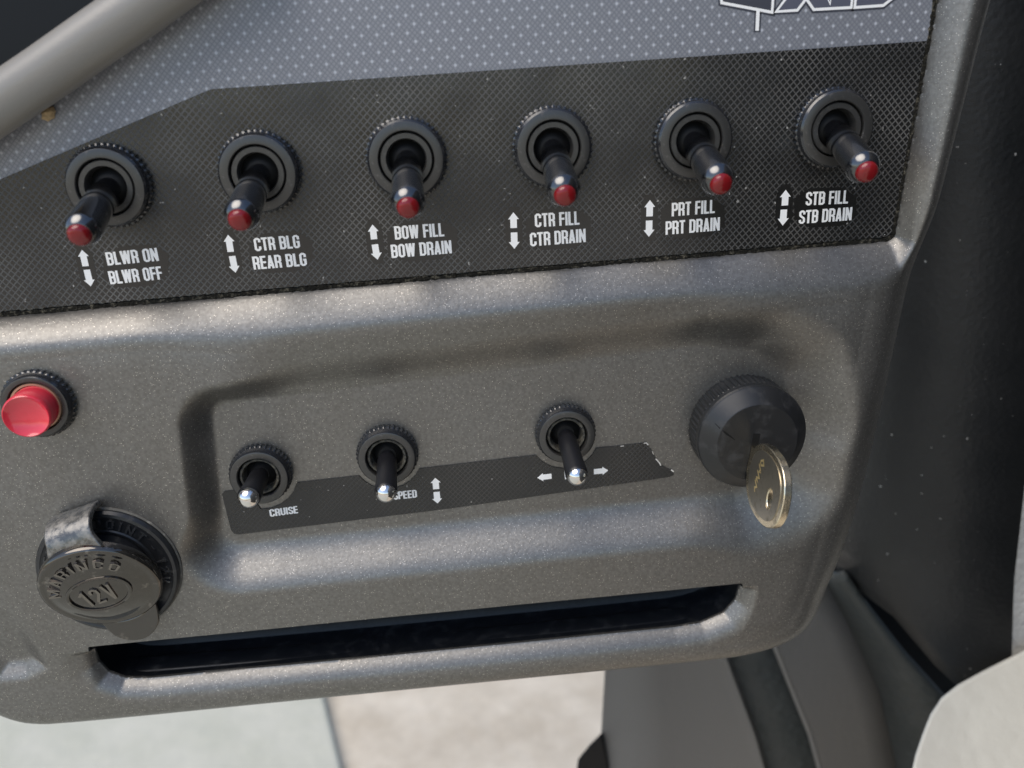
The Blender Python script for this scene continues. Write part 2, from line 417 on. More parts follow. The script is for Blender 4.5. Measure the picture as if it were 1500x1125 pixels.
# ------------------------------------------------------------------ setting: floor under the console
FLOORZ = 0.18
def floor_sheet(name, pts, z, mat, label, cat=None, kind=None, thick=0.012):
    vs = [Vector((x, y, z)) for x, y in pts] + [Vector((x, y, z - thick)) for x, y in pts]; n = len(pts)
    fs = [list(range(n)), [n + i for i in range(n)]] + [[i, (i + 1) % n, n + (i + 1) % n, n + i] for i in range(n)]
    o = mesh_obj(name, vs, fs, mat, None, False)
    tag(o, label, cat, None, kind); return o
def on_floor(px, py, z):
    d = CX * (px - IMW / 2) + CY * (py - IMH / 2) + CZ * F
    t = (z - CAM.z) / d.z; q = CAM + d * t
    return (q.x, q.y)
floor_sheet('floor', [(-4, -4), (4, -4), (4, 4), (-4, 4)], FLOORZ, M['floor'], 'beige speckled deck floor below the console', kind='structure')
a = Vector(on_floor(478, 1035, FLOORZ + .012)); b = Vector(on_floor(500, 1125, FLOORZ + .012)); dd = (b - a).normalized()
p1 = a - dd * 0.5; p2 = b + dd * 1.2
mt = floor_sheet('floor_mat', [tuple(p1), tuple(p2), (p2.x - 1.6, p2.y), (p1.x - 1.6, p1.y)], FLOORZ + .012, M['mat'], 'pale green grey floor mat beside the beige deck', 'floor mat')
bevel(mt, 4, 3)

# ------------------------------------------------------------------ the console moulding (height field over the panel plane)
WB = 7.5                                     # level of the moulding's face above the label plate's bed
CELL = 0.46
outline = PX([(1466, -120), (1431, 0), (1375, 225), (1331, 400), (1294, 580), (1255, 740), (1220, 838), (1192, 884), (1154, 917), (1098, 937), (1040, 947),
              (500, 998), (110, 1037), (62, 1037), (28, 1028), (2, 1015), (-30, 996), (-700, 900), (-1100, 0), (-1100, -700), (1600, -700)], -5.0)
outline = chaikin(outline, 2)
plate_px = [(-160, 480), (-160, 330), (0, 262), (310, 130), (1357, 60), (1305, 343), (1296, 347), (0, 456)]
well = PX([(-1200, 574), (-1200, -900), (1520, -900), (1404, -160), (1361, 60), (1309, 346), (1298, 352), (0, 463)], 0.0)
recess = PX([(338, 612), (1020, 529), (1085, 535), (1128, 566), (1142, 620), (1120, 668), (1070, 696), (985, 708), (353, 772)], 0.0)
slot_px = [(133, 941.3), (560, 899), (1084, 849), (1087, 862), (1081, 884), (1064, 903), (1030, 918), (990, 925), (560, 968), (215, 1000), (180, 1000), (155, 991), (141, 976), (135, 958)]
slot = PX(slot_px, WB - 2.0)
notch = PX([(-160, 840), (2, 846), (66, 978), (38, 992), (-4, 996), (-20, 975), (-900, 900), (-900, 840)], WB)
us = [p[0] for p in outline]; vsn = [p[1] for p in outline]
u0, u1, v0, v1 = P(-190, 1060)[0], P(1480, -75, -5)[0] + 2, min(vsn) - 1, P(700, -75)[1]
nu, nv = int((u1 - u0) / CELL) + 1, int((v1 - v0) / CELL) + 1
gu, gv = np.linspace(u0, u1, nu), np.linspace(v0, v1, nv)
U, V = np.meshgrid(gu, gv)
e_out = -sdf(outline, U, V)                                # positive inside the moulding
e_slot = sdf(slot, U, V)                                   # positive outside the slot
d_well = sdf(well, U, V)
d_rec = sdf(recess, U, V) - 4.0                            # rounded corners
# body level: gentle slope towards the recess from above
tl, tr = P(311, 592, 2), P(1050, 512, 2)
toplip = (V - (tl[1] + (U - tl[0]) * (tr[1] - tl[1]) / (tr[0] - tl[0])))          # mm above the recess's top edge
# how far to the right: soft right wall
ru = P(1150, 600, 2)[0]
soft = sstep((U - (ru - 34)) / 44)
below = sstep(-(V - (P(338, 770)[1] + (U - P(338, 770)[0]) * (P(985, 706)[1] - P(338, 770)[1]) / (P(985, 706)[0] - P(338, 770)[0]))) / 16.0 + 0.55)
above = sstep(toplip / 4 + 0.4)
lu = P(330, 600, 2)[0]
inner = sstep((U - lu) / 25) * (1 - sstep((U - ru + 46) / 56))
wid = 8.5 + 6.0 * below + 11.0 * soft + 3 * inner * above
t_rec = sstep(np.clip(d_rec, 0, None) / wid)
gentle = np.clip(d_rec, 0, None) / 26.0
gentle = np.clip(gentle, 0, 1) ** 0.9
share = 0.55 * inner * above
t_all = t_rec * (1 - share) + share * sstep(gentle)
outline_pts = outline
body = -0.2 + (WB + 0.2) * t_all
# rise from the label bed: convex roll
Lw = 14.5 - 4.5 * sstep((P(420, 450)[0] - U) / 40) - 7.0 * sstep((U - P(1309, 346)[0] + 1) / 4)
tw = np.clip(d_well, 0, None) / Lw
tc = np.clip(tw, 0, 1)
bed = np.where(tw < 1, WB * (0.35 * np.sqrt(np.clip(1 - (1 - tc) ** 2, 0, 1)) + 0.65 * np.sin(tc * math.pi / 2)), WB + (tw - 1) * Lw * 0.2)
bed = np.where(d_well <= 0, -0.25, bed)
h = smin(body, bed, 1.2)
# outer edge: roll back
ry = sstep((U - P(1090, 900)[0]) / 25)
Rr = 9.0 + 8.0 * ry * sstep((V - P(1200, 930)[1]) / 20)
Rr = Rr - 7.0 * sstep((V - P(1330, 420)[1]) / 25)
tt = np.clip(e_out / Rr, 0, 1)
roll = np.where(e_out < Rr, -Rr + Rr * np.sqrt(np.clip(1 - (1 - tt) ** 2, 0, 1)), (e_out - Rr) * 0.2) + WB
h = smin(h, roll, 1.6)
# slot: lower lip and ends roll inwards, the top edge is crisp
sl, sr = P(126, 942, 4), P(1084, 849, 4)
sline = V - (sl[1] + (U - sl[0]) * (sr[1] - sl[1]) / (sr[0] - sl[0]))
lend = sstep((P(128, 950)[0] - U) / 5)
cut = 1 - sstep((sline + 2.6 + 1.2 * lend) / (2.2 + 3.2 * lend))
Ls = 7.0 + 2.0 * sstep((P(150, 970)[0] - U) / 5) - 2.5 * sstep((U - P(1070, 880)[0]) / 6)
ts = np.clip(e_slot / Ls, 0, 1)
left_end = sstep((P(150, 970)[0] - U) / 5)
dip = (4.2 + 0.8 * left_end) * (1 - ts) ** 2.1
ring = sstep((e_slot - 0.2) / 1.5)
h = h - dip * cut
# shallow notch at the lower left
d_not = sdf(notch, U, V)
ndep = 2.6 * sstep((P(5, 850)[1] - V) / 26.0) + 0.5
h = h - ndep * (1 - sstep((d_not + 5.0) / 7.0))
# very slight unevenness of the moulding
h = h + 0.05 * np.sin(U * 0.11 + 1.3) * np.sin(V * 0.13)

def clip_field(gu, gv, H, Fld):
    """mesh of the grid where Fld > 0, cut exactly along Fld = 0; returns verts (u, v, w), faces, cut segments"""
    nv, nu = H.shape
    verts = [(gu[i], gv[j], H[j, i]) for j in range(nv) for i in range(nu)]
    faces = []; cache = {}; segs = []
    ins = Fld > 0
    cnt = ins[:-1, :-1].astype(int) + ins[:-1, 1:] + ins[1:, 1:] + ins[1:, :-1]
    jj, ii = np.where(cnt == 4)
    a = jj * nu + ii
    faces = np.stack([a, a + 1, a + nu + 1, a + nu], 1).tolist()
    ff = Fld.ravel()
    def cutv(a, b):
        k = (a, b) if a < b else (b, a)
        if k not in cache:
            t = ff[a] / (ff[a] - ff[b]); t = min(max(t, 0.02), 0.98)
            va, vb = verts[a], verts[b]
            ww = va[2] + (vb[2] - va[2]) * t
            verts.append((va[0] + (vb[0] - va[0]) * t, va[1] + (vb[1] - va[1]) * t, ww))
            cache[k] = len(verts) - 1
        return cache[k]
    for j, i in zip(*np.where((cnt > 0) & (cnt < 4))):
        a = int(j * nu + i); q = [a, a + 1, a + nu + 1, a + nu]; out = []; cuts = []
        for k in range(4):
            x, y = q[k], q[(k + 1) % 4]
            if ff[x] > 0: out.append(x)
            if (ff[x] > 0) != (ff[y] > 0):
                c = cutv(x, y); out.append(c); cuts.append(c)
        if len(out) >= 3: faces.append(out)
        if len(cuts) == 2: segs.append(tuple(cuts))
    used = sorted({i for f in faces for i in f}); mp = {k: n for n, k in enumerate(used)}
    return [verts[k] for k in used], [[mp[i] for i in f] for f in faces], [(mp[a], mp[b]) for a, b in segs if a in mp and b in mp]

console = thing('console', 'grey flaked plastic helm console moulding with recessed switch bay and open slot', 'console', W3(0, 0, 0))
vv, ff, segs = clip_field(gu, gv, h, np.minimum(e_out, e_slot))
vv = [list(x) for x in vv]
nb = len(vv)
# side walls back from the outer contour
sv = np.array([[vv[a][0], vv[a][1]] for a, b in segs]); so = np.abs(sdf(outline, sv[:, 0], sv[:, 1])); ss = np.abs(sdf(slot, sv[:, 0], sv[:, 1]))
mp = {}
def deep(k, w):
    if (k, w) not in mp:
        vv.append([vv[k][0], vv[k][1], w]); mp[(k, w)] = len(vv) - 1
    return mp[(k, w)]
slot_segs = []
for n_, (a, b) in enumerate(segs):
    if so[n_] < ss[n_]: ff.append([a, b, deep(b, -34.0), deep(a, -34.0)])
    else:
        ff.append([a, b, deep(b, vv[b][2] - 0.9), deep(a, vv[a][2] - 0.9)]); slot_segs.append((a, b))
body_o = mesh_obj('body', [L3(*x) for x in vv], ff, M['paint'], console, True, 50)

# black tray set into the slot: side wall and a back
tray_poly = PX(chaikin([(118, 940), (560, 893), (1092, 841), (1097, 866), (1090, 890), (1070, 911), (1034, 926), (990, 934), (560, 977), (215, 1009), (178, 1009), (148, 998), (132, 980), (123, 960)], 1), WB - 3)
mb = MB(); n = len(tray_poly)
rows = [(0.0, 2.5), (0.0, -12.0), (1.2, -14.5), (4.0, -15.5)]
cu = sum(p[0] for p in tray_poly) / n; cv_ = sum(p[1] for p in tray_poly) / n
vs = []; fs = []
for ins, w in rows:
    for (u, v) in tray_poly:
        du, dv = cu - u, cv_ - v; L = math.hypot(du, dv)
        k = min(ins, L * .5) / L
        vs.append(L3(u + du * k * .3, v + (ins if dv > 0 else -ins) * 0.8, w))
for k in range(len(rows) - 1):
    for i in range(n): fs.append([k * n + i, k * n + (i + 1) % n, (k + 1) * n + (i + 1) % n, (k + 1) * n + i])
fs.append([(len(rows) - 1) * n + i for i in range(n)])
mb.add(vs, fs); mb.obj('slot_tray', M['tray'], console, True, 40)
# a ledge along the tray's floor (catches a thin line of light)
lp = [P(160, 984, -4), P(560, 952, -4), P(1045, 901, -4)]
mb = MB()
pts = [(-2.6, -3), (-0.4, -3), (0.2, -4.0), (0.2, -10), (-2.6, -10)]
vs = []; fs = []
for (u, v) in lp:
    for (dv, w) in pts: vs.append(L3(u, v + dv, w))
m_ = len(pts)
for k in range(len(lp) - 1):
    for i in range(m_): fs.append([k * m_ + i, k * m_ + (i + 1) % m_, (k + 1) * m_ + (i + 1) % m_, (k + 1) * m_ + i])
fs += [list(range(m_)), [(len(lp) - 1) * m_ + i for i in range(m_)]]
mb.add(vs, fs); lo = mb.obj('tray_ledge', M['tray'], console, True, 40); bevel(lo, 0.5, 2)

# grime bead in the crevice below and beside the label plate
def bead(name, pxs, w, r, mat, parent, seed=1):
    rnd = random.Random(seed); mb = MB(); pts = PX(pxs, w); fine = []
    for i in range(len(pts) - 1):
        a, b = Vector(pts[i]), Vector(pts[i + 1]); n = max(2, int((b - a).length / 0.7))
        fine += [a + (b - a) * (k / n) for k in range(n)]
    fine.append(Vector(pts[-1])); vs = []; fs = []; sg = 6
    for k, p in enumerate(fine):
        q = fine[min(k + 1, len(fine) - 1)] - fine[max(k - 1, 0)]; nn = Vector((-q.y, q.x)).normalized()
        rr = r * (0.6 + 0.7 * rnd.random())
        for j in range(sg):
            t = 2 * math.pi * j / sg
            c = p + nn * math.cos(t) * rr; vs.append(L3(c.x, c.y, w + math.sin(t) * rr * 0.8))
    for k in range(len(fine) - 1):
        for j in range(sg): fs.append([k * sg + j, k * sg + (j + 1) % sg, (k + 1) * sg + (j + 1) % sg, (k + 1) * sg + j])
    return mb.add(vs, fs).obj(name, mat, parent)
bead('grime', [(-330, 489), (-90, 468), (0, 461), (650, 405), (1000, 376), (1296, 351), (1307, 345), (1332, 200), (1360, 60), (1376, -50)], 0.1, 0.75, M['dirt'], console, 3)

# ------------------------------------------------------------------ graphic panel, label plate, tape
def plate(name, poly, w0, w1, mat, label, cat):
    o = MB().prism(poly, w0, w1, L3).obj(name, mat, None, False)
    o.location = W3(0, 0, 0)
    return tag(o, label, cat)
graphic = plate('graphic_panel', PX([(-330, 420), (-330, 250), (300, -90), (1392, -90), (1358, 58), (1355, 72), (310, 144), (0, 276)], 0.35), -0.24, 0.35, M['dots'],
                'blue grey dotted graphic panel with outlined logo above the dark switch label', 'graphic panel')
label_plate = plate('switch_label', PX([(-330, 483.5), (-330, 404), (0, 263), (296, 136), (303, 133), (312, 130.5), (1357, 60), (1306, 342), (1296, 347), (0, 456)], 0.6), -0.2, 0.62, M['label'],
                    'long dark mesh patterned label strip behind the six red tipped toggles', 'label')
def arrow(parent, tip, tail, w, hw=8.0, sw=4.8, hl=10.0):
    (tx, ty), (bx, by) = P(*tip, w), P(*tail, w)
    k = 1.0 / pxmm(tip[0], tip[1], w)
    d = Vector((tx - bx, ty - by)); L = d.length; d.normalize(); nrm = Vector((-d.y, d.x))
    q = Vector((bx, by)); hw *= k; sw *= k; hl *= k
    pts = [q + nrm * sw, q + d * (L - hl) + nrm * sw, q + d * (L - hl) + nrm * hw, q + d * L, q + d * (L - hl) - nrm * hw, q + d * (L - hl) - nrm * sw, q - nrm * sw]
    mb = MB(); mb.add([L3(p.x, p.y, w) for p in pts], [list(range(len(pts)))])
    o = mb.obj('arrow', M['ink'], parent, False); return o
def text_line(parent, s, p0, p1, hpx, w, half=0.074, name='lettering'):
    a, b = Vector(P(*p0, w)), Vector(P(*p1, w))
    H = hpx / pxmm(p0[0], p0[1], w)
    q, wd = text_quads(s, half=half)
    ux = (b - a) / wd
    n = Vector((0.0, 1.0))
    mb = MB(); flat_quads(mb, q, lambda x, y: tuple(a + ux * x + n * (y * H)), w, 0.004, None, L3)
    o = mb.obj(name, M['ink'], parent, False); o['label'] = 'white lettering ' + s
    return o
def backing(parent, pxs, w, mat):
    o = MB().prism(PX(chaikin(pxs, 1), w), w - 0.05, w, L3).obj('plain_patch', mat, parent, False)
    return o
TW = 0.70
lines = [('BLWR ON', (158, 389), (233, 382), 20), ('BLWR OFF', (162, 416.5), (239, 409), 20),
         ('CTR BLG', (374, 368), (440, 363), 19.5), ('REAR BLG', (372, 395), (450, 389), 19.5),
         ('BOW FILL', (579, 351), (651, 346), 19.5), ('BOW DRAIN', (574, 378), (662, 371), 19.5),
         ('CTR FILL', (784, 333), (849, 329), 19.5), ('CTR DRAIN', (777, 361), (858, 354.5), 19.5),
         ('PRT FILL', (984, 317), (1047, 312), 19), ('PRT DRAIN', (975, 344), (1054, 337.5), 19),
         ('STB FILL', (1180, 301), (1242, 298), 18.5), ('STB DRAIN', (1170, 328), (1247, 322.5), 18.5)]
for k in range(0, 12, 2):
    (_, a0, a1, hh), (_, b0, b1, _) = lines[k], lines[k + 1]
    xl = min(a0[0], b0[0]) - 7; xr = max(a1[0], b1[0]) + 7
    backing(label_plate, [(xl, a0[1] - hh - 6), (xr, a1[1] - hh - 6), (xr + 1, b1[1] + 7), (xl + 1, b0[1] + 7)], 0.66, M['plainlabel'])
for s, a, b, hh in lines: text_line(label_plate, s, a, b, hh, TW)
arrows = [((120, 366), (125.5, 390), (127, 395), (133, 419.5)), ((334, 344), (338, 369), (340, 375), (345, 399.5)),
          ((545.6, 329), (548, 350.5), (549, 358), (553, 380.5)), ((752, 311), (752.5, 334), (753, 340.5), (753.5, 364.5)),
          ((952, 293), (951.5, 317), (951, 323), (950.5, 347)), ((1151, 278), (1149.6, 301), (1148.3, 307), (1146.5, 330.5))]
for a, b, c, d in arrows:
    backing(label_plate, [(a[0] - 13, a[1] - 7), (a[0] + 12, a[1] - 9), (d[0] + 13, d[1] + 5), (d[0] - 12, d[1] + 7)], 0.66, M['plainlabel'])
    arrow(label_plate, a, b, TW); arrow(label_plate, d, c, TW)

# logo on the graphic panel (its lower part is in view)
def flat_poly(name, pxs, w, mat, parent):
    mb = MB(); mb.add([L3(*p, w) for p in PX(pxs, w)], [list(range(len(pxs)))]); return mb.obj(name, mat, parent, False)
def outline_strip(pxs, w, halfpx, mat, parent, closed=True, name='logo_outline'):
    k = 1.0 / pxmm(1150, 20, w); mb = MB()
    for q in ribbon(PX(pxs, w), halfpx * k, closed): mb.add([L3(p.x, p.y, w) for p in q], [[0, 1, 2, 3]])
    return mb.obj(name, mat, parent, False)
L1 = [(1056, -14), (1057, 4), (1131, 18), (1136, -52), (1100, -58)]
L2 = [(1137, 17), (1168, 15), (1181, -2), (1192, 14), (1247, 11), (1253, -40), (1222, -42), (1216, 6), (1196, -40), (1172, -40), (1160, -14)]
L3g = [(1252, 11), (1294, 8), (1309, -4), (1318, -34), (1300, -46), (1258, -44)]
for pts, mt_ in ((L1, M['logodark']), (L2, M['logofill']), (L3g, M['logofill'])):
    outline_strip(pts, 0.40, 4.6, M['logodark'], graphic, name='logo_shadow')
    flat_poly('logo_letter', pts, 0.44, mt_, graphic)
    outline_strip(pts, 0.47, 1.9, M['ink'], graphic)
outline_strip([(1110.5, 14), (1109, 47)], 0.40, 5.0, M['logodark'], graphic, False, 'logo_shadow')
outline_strip([(1110.5, 14), (1109, 45)], 0.48, 2.6, M['ink'], graphic, False)

# lower tape, cut round the three nuts
RW = 0.0
nuts = [(383, 697, 49), (567, 669, 47), (826, 639, 47)]
tape_px = [(325, 724), (329, 720)]
def arc_px(cx, cy, r, a0, a1, n=9):
    return [(cx + r * math.cos(math.radians(a0 + (a1 - a0) * k / n)), cy + r * .93 * math.sin(math.radians(a0 + (a1 - a0) * k / n))) for k in range(n + 1)]
top = lambda x: 719.5 + (x - 330) * (648 - 719.5) / (948 - 330)
for cx, cy, r in nuts:
    r += 4
    best0 = min(range(90, 200), key=lambda a: abs(cy + r * .93 * math.sin(math.radians(a)) - top(cx + r * math.cos(math.radians(a)))))
    best1 = min(range(-40, 90), key=lambda a: abs(cy + r * .93 * math.sin(math.radians(a)) - top(cx + r * math.cos(math.radians(a)))))
    arc = arc_px(cx, cy, r, best0, best1)
    if cx < 400: arc = [(350, 717.5), (362, 720)] + [p for p in arc if p[0] > 372]
    tape_px += arc
tape_px += [(940, 649.5), (946, 648.5), (949, 651), (951, 656), (954, 658), (957, 665), (959, 667), (961, 673), (966, 678), (968, 682), (974, 684), (978, 687), (984, 688), (987, 691), (987, 696), (980, 699), (660, 745), (350, 783), (343, 782), (338, 776)]
tape = MB().prism(PX(tape_px, 0.2), -0.35, 0.16, L3).obj('label_tape', M['label2'], None, False)
tape.location = W3(0, 0, 0); tag(tape, 'torn dark label tape running below the three chrome tipped toggles', 'label')
text_line(tape, 'CRUISE', (396, 757), (437, 751.5), 12, 0.20, 0.08)
text_line(tape, 'SPEED', (577, 732), (611, 728.5), 12.5, 0.20, 0.08)
arrow(tape, (637.5, 700), (639, 716.5), 0.20, 7.5, 4.6, 8); arrow(tape, (641, 737.5), (639.5, 720.5), 0.20, 7.5, 4.6, 8)
arrow(tape, (787, 700), (808, 697.5), 0.20, 6.5, 4.2, 8.5); arrow(tape, (891, 689), (870, 691), 0.20, 6.5, 4.2, 8.5)
M['tear'] = mat_plain('torn pale film edge', (0.62, 0.60, 0.56), 0.6)
for seg_, hw_ in (([(909, 653.8), (914, 653.2)], .7), ([(943, 649.2), (947, 648.8), (949.5, 652)], .8),
                  ([(955.5, 661), (957.5, 666)], .5), ([(960.5, 672), (966, 678), (968, 682)], .9), ([(983, 688), (987, 691)], 1.1)):
    outline_strip(seg_, 0.185, hw_, M['tear'], tape, False, 'torn_edge')
outline_strip([(828, 690), (829, 702)], 0.20, 1.6, M['ink'], tape, False, 'lettering')

# ------------------------------------------------------------------ toggle switches
def red_toggle(base, tip, label, twist=0.0, wtip=25.0):
    w0 = 0.6; u, v = P(*base, w0)
    t = thing('toggle_switch', label, 'switch', W3(u, v, w0), 'red tipped toggle switches')
    R = 10.1
    mb = MB().lathe([(R - 1, -0.3), (R - .1, 0.0), (R, 0.3), (R, 1.7), (R - .5, 1.9), (R - .7, 3.4), (R - 1.15, 3.9)], 168, knurl=({1, 2, 3}, 0.38, 2))
    mb.obj('knurled_nut', M['nut'], t, True, 30)
    MB().lathe([(R - 1.15, 3.9), (R - 1.4, 4.0), (6.95, 4.0), (6.75, 3.75), (6.75, 0.5)], 80).obj('nut_face', M['ringface'], t)
    MB().lathe([(6.35, 0.5), (6.35, 3.3), (6.15, 3.55), (5.0, 3.55), (4.75, 3.2), (4.6, 0.2)], 64).obj('bushing', M['ringface'], t)
    MB().lathe([(6.9, 0.55), (4.5, 0.5), (3.6, 1.2), (2.6, 1.9), (0.0, 2.1)], 48).obj('boot', M['hole'], t)
    tu, tv = P(*tip, w0 + wtip)
    a = Vector((tu - u, tv - v, wtip - 0.0)); L = a.length; ax = a.normalized()
    o = Vector((0, 0, 0.8))
    ax = (Vector((tu - u, tv - v, wtip)) - o).normalized(); L = (Vector((tu - u, tv - v, wtip)) - o).length
    MB().lathe([(2.4, 0), (2.8, 1.5), (2.95, 4.6), (3.1, 5.0), (3.5, 5.8), (3.7, L * .55), (3.92, L - 4.4), (3.92, L - 3.9), (3.76, L - 3.4), (2.85, L - 1.7), (2.62, L - 1.6)], 56, o, ax).obj('lever', M['lever'], t, True, 50)
    MB().lathe([(2.62, L - 2.4), (2.62, L - 1.75), (2.5, L - 1.1), (2.15, L - .5), (1.5, L - 0.15), (0.7, L - .02), (0, L)], 40, o, ax).obj('jewel_lens', M['jewel'], t, True, 60)
    return t
red = [((163, 272), (113.5, 349), 'red tipped black toggle switch above the BLWR ON / BLWR OFF lettering'),
       ((382, 252), (349, 327), 'red tipped black toggle switch above the CTR BLG / REAR BLG lettering'),
       ((596, 232), (598, 309), 'red tipped black toggle switch above the BOW FILL / BOW DRAIN lettering'),
       ((808, 216), (829, 291), 'red tipped black toggle switch above the CTR FILL / CTR DRAIN lettering'),
       ((1013, 205), (1059, 274), 'red tipped black toggle switch above the PRT FILL / PRT DRAIN lettering'),
       ((1217, 188), (1273, 256), 'red tipped black toggle switch above the STB FILL / STB DRAIN lettering')]
for b_, t_, l_ in red: red_toggle(b_, t_, l_)

def chrome_toggle(base, tip, label, wtip=19.0):
    w0 = -0.1; u, v = P(*base, w0)
    t = thing('toggle_switch', label, 'switch', W3(u, v, w0), 'chrome tipped toggle switches')
    R = 8.6
    MB().lathe([(R - .8, -0.3), (R - .2, 0.0), (R, 0.4), (R, 2.3), (R - .35, 2.7), (R - .5, 3.9), (R - .9, 4.5)], 160, knurl=({1, 2, 3}, 0.36, 2)).obj('knurled_nut', M['nut'], t, True, 30)
    MB().lathe([(R - .9, 4.5), (R - 1.1, 4.6), (6.0, 4.6), (5.75, 4.3), (5.75, 0.6)], 72).obj('nut_face', M['ringface'], t)
    MB().lathe([(5.4, 0.5), (5.4, 3.3), (5.15, 3.6), (4.75, 3.6), (4.5, 3.2), (4.4, 0.4)], 56).obj('bushing', M['grime'], t)
    MB().lathe([(6.0, 0.6), (4.1, 0.5), (3.0, 1.6), (2.4, 2.4), (0.0, 2.6)], 40).obj('boot', M['hole'], t)
    tu, tv = P(*tip, w0 + wtip); o = Vector((0, 0, 1.2))
    q = Vector((tu - u, tv - v, wtip)) - o; L = q.length; ax = q.normalized()
    MB().lathe([(1.9, 0), (2.2, 2.4), (2.5, 2.7), (2.65, 3.2), (2.8, L * .6), (3.05, L - 3.4), (3.0, L - 2.7), (2.85, L - 2.4)], 48, o, ax).obj('lever_sleeve', M['sleeve'], t, True, 50)
    pr = [(2.8, L - 3.2)] + [(2.85 * math.cos(a), L - 2.8 + 2.8 * math.sin(a)) for a in [math.pi / 2 * k / 9 for k in range(10)]]
    MB().lathe(pr, 40, o, ax).obj('chrome_tip', M['chrome'], t, True, 60)
    return t
chrome_toggle((384, 690), (361, 735), 'chrome tipped black toggle switch above the word CRUISE')
chrome_toggle((568, 662), (565, 731), 'chrome tipped black toggle switch covering the start of the word SPEED')
chrome_toggle((827, 631), (848, 707), 'chrome tipped black toggle switch between the left and right arrows')

# ------------------------------------------------------------------ red push button
w0 = WB - 0.1; u, v = P(60, 589, w0)
t = thing('push_button', 'red round push button in a knurled black collar', 'button', W3(u, v, w0))
MB().lathe([(8.3, -0.3), (8.9, 0), (9.0, .3), (9.0, 1.7), (8.6, 1.95), (8.5, 2.7), (7.9, 3.5)], 144, knurl=({1, 2, 3}, 0.36, 2)).obj('knurled_nut', M['nut'], t, True, 30)
MB().lathe([(7.9, 3.5), (7.6, 3.6), (6.7, 3.5), (6.5, 3.1), (6.5, 0.5)], 64).obj('nut_face', M['ringface'], t)
MB().lathe([(6.6, 0.4), (6.3, 2.6), (6.1, 3.2), (5.6, 3.2), (5.6, 0.8)], 48).obj('collar', M['orange'], t)
q = P(43, 607, w0 + 8.2)
ax = (Vector((q[0] - u, q[1] - v, 8.2))).normalized()
ax = (ax + Vector((0, 0, 0.35))).normalized()
MB().lathe([(5.5, 0.3), (5.6, 9.0), (5.5, 9.6), (5.2, 9.85), (4.85, 9.6), (3.6, 8.9), (2.0, 8.5), (0, 8.4)], 64, (0, 0, 0), ax).obj('button_cap', M['redcap'], t, True, 50)

# ------------------------------------------------------------------ ignition switch and key
w0 = -0.1; u, v = P(1085, 622, w0)
ig = thing('ignition_switch', 'black round ignition switch with ribbed base and cracked face', 'switch', W3(u, v, w0))
R = 15.4
MB().lathe([(R - .4, -.3), (R, 0.2), (R, 6.8), (R - .3, 7.1)], 240, knurl=({1, 2}, 0.38, 2)).obj('ribbed_base', M['ignition'], ig, True, 30)
MB().lathe([(R - .3, 7.1), (R + .05, 7.3), (R + .05, 9.0), (R - .25, 9.5), (R - .6, 9.7), (R - 3.9, 13.0), (R - 4.2, 13.15), (0, 13.2)], 96).obj('body', M['ignition'], ig, True, 25)
# keyway: a dark raised-edge slot, tilted like the key
kd = Vector(P(1110, 629, w0 + 13.2)) - Vector(P(1094, 709, w0 + 13.2)); kd.normalize()
kc = (Vector(P(1110, 629, w0 + 13.2)) + Vector(P(1094, 709, w0 + 13.2))) * .5 - Vector((u, v))
kn = Vector((-kd.y, kd.x))
def oriented(du, dn): return (kc.x + kd.x * du + kn.x * dn, kc.y + kd.y * du + kn.y * dn)
MB().prism([oriented(7.0, 1.0), oriented(7.0, -1.0), oriented(-6.6, -1.0), oriented(-6.6, 1.0)], 11.0, 13.28).obj('keyway', M['hole'], ig, False)
# hairline crack across the chamfer
ck = [(1047, 620), (1054, 627), (1060, 632), (1065, 636), (1071, 640), (1077, 645)]
for k in range(1):
    pts = []
    for j, (x, y) in enumerate(ck):
        ww = 12.0
        for _ in range(8):
            q = P(x, y, w0 + ww); rad = math.hypot(q[0] - u, q[1] - v)
            ww = min(13.2, 9.7 + 3.3 * (R - .6 - rad) / 3.3) + .10
        pts.append((q[0] - u, q[1] - v, ww))
    mb = MB(); hw = [0.05, .14, .18, .26, .18, .05]
    vs = [L3(p[0] + hw[j] * .6, p[1] + hw[j], p[2]) for j, p in enumerate(pts)] + [L3(p[0] - hw[j] * .6, p[1] - hw[j], p[2]) for j, p in enumerate(pts)]
    n = len(pts); mb.add(vs, [[i, i + 1, n + i + 1, n + i] for i in range(n - 1)]).obj('crack', M['hole'], ig, False)

kb = Vector((kc.x, kc.y))
key = thing('key', 'worn brass key with a round bow and hanging hole, standing in the ignition switch', 'key', W3(u + kb.x, v + kb.y, w0 + 13.2))
KT = 1.05
def key_pt(s, hgt, n):      # s along the slot (up), hgt out of the face, n across the blade
    return L3(kd.x * s + kn.x * n, kd.y * s + kn.y * n, hgt)
def key_solid(outline_, n0, n1, hole=None):
    mb = MB(); n = len(outline_)
    if hole is None:
        vs = [key_pt(s, h_, n0) for s, h_ in outline_] + [key_pt(s, h_, n1) for s, h_ in outline_]
        return mb.add(vs, [list(range(n)), [n + i for i in range(n)]] + [[i, (i + 1) % n, n + (i + 1) % n, n + i] for i in range(n)])
    vs = [key_pt(s, h_, q) for q in (n0, n1) for s, h_ in outline_] + [key_pt(s, h_, q) for q in (n0, n1) for s, h_ in hole]
    fs = []
    for i in range(n):
        j = (i + 1) % n
        fs += [[i, j, 2 * n + j, 2 * n + i], [n + i, n + j, 3 * n + j, 3 * n + i], [i, j, n + j, n + i], [2 * n + i, 2 * n + j, 3 * n + j, 3 * n + i]]
    return mb.add(vs, fs)
NK = 48
kcs, kch, krs, krh = -2.3, 12.6, 10.1, 12.0
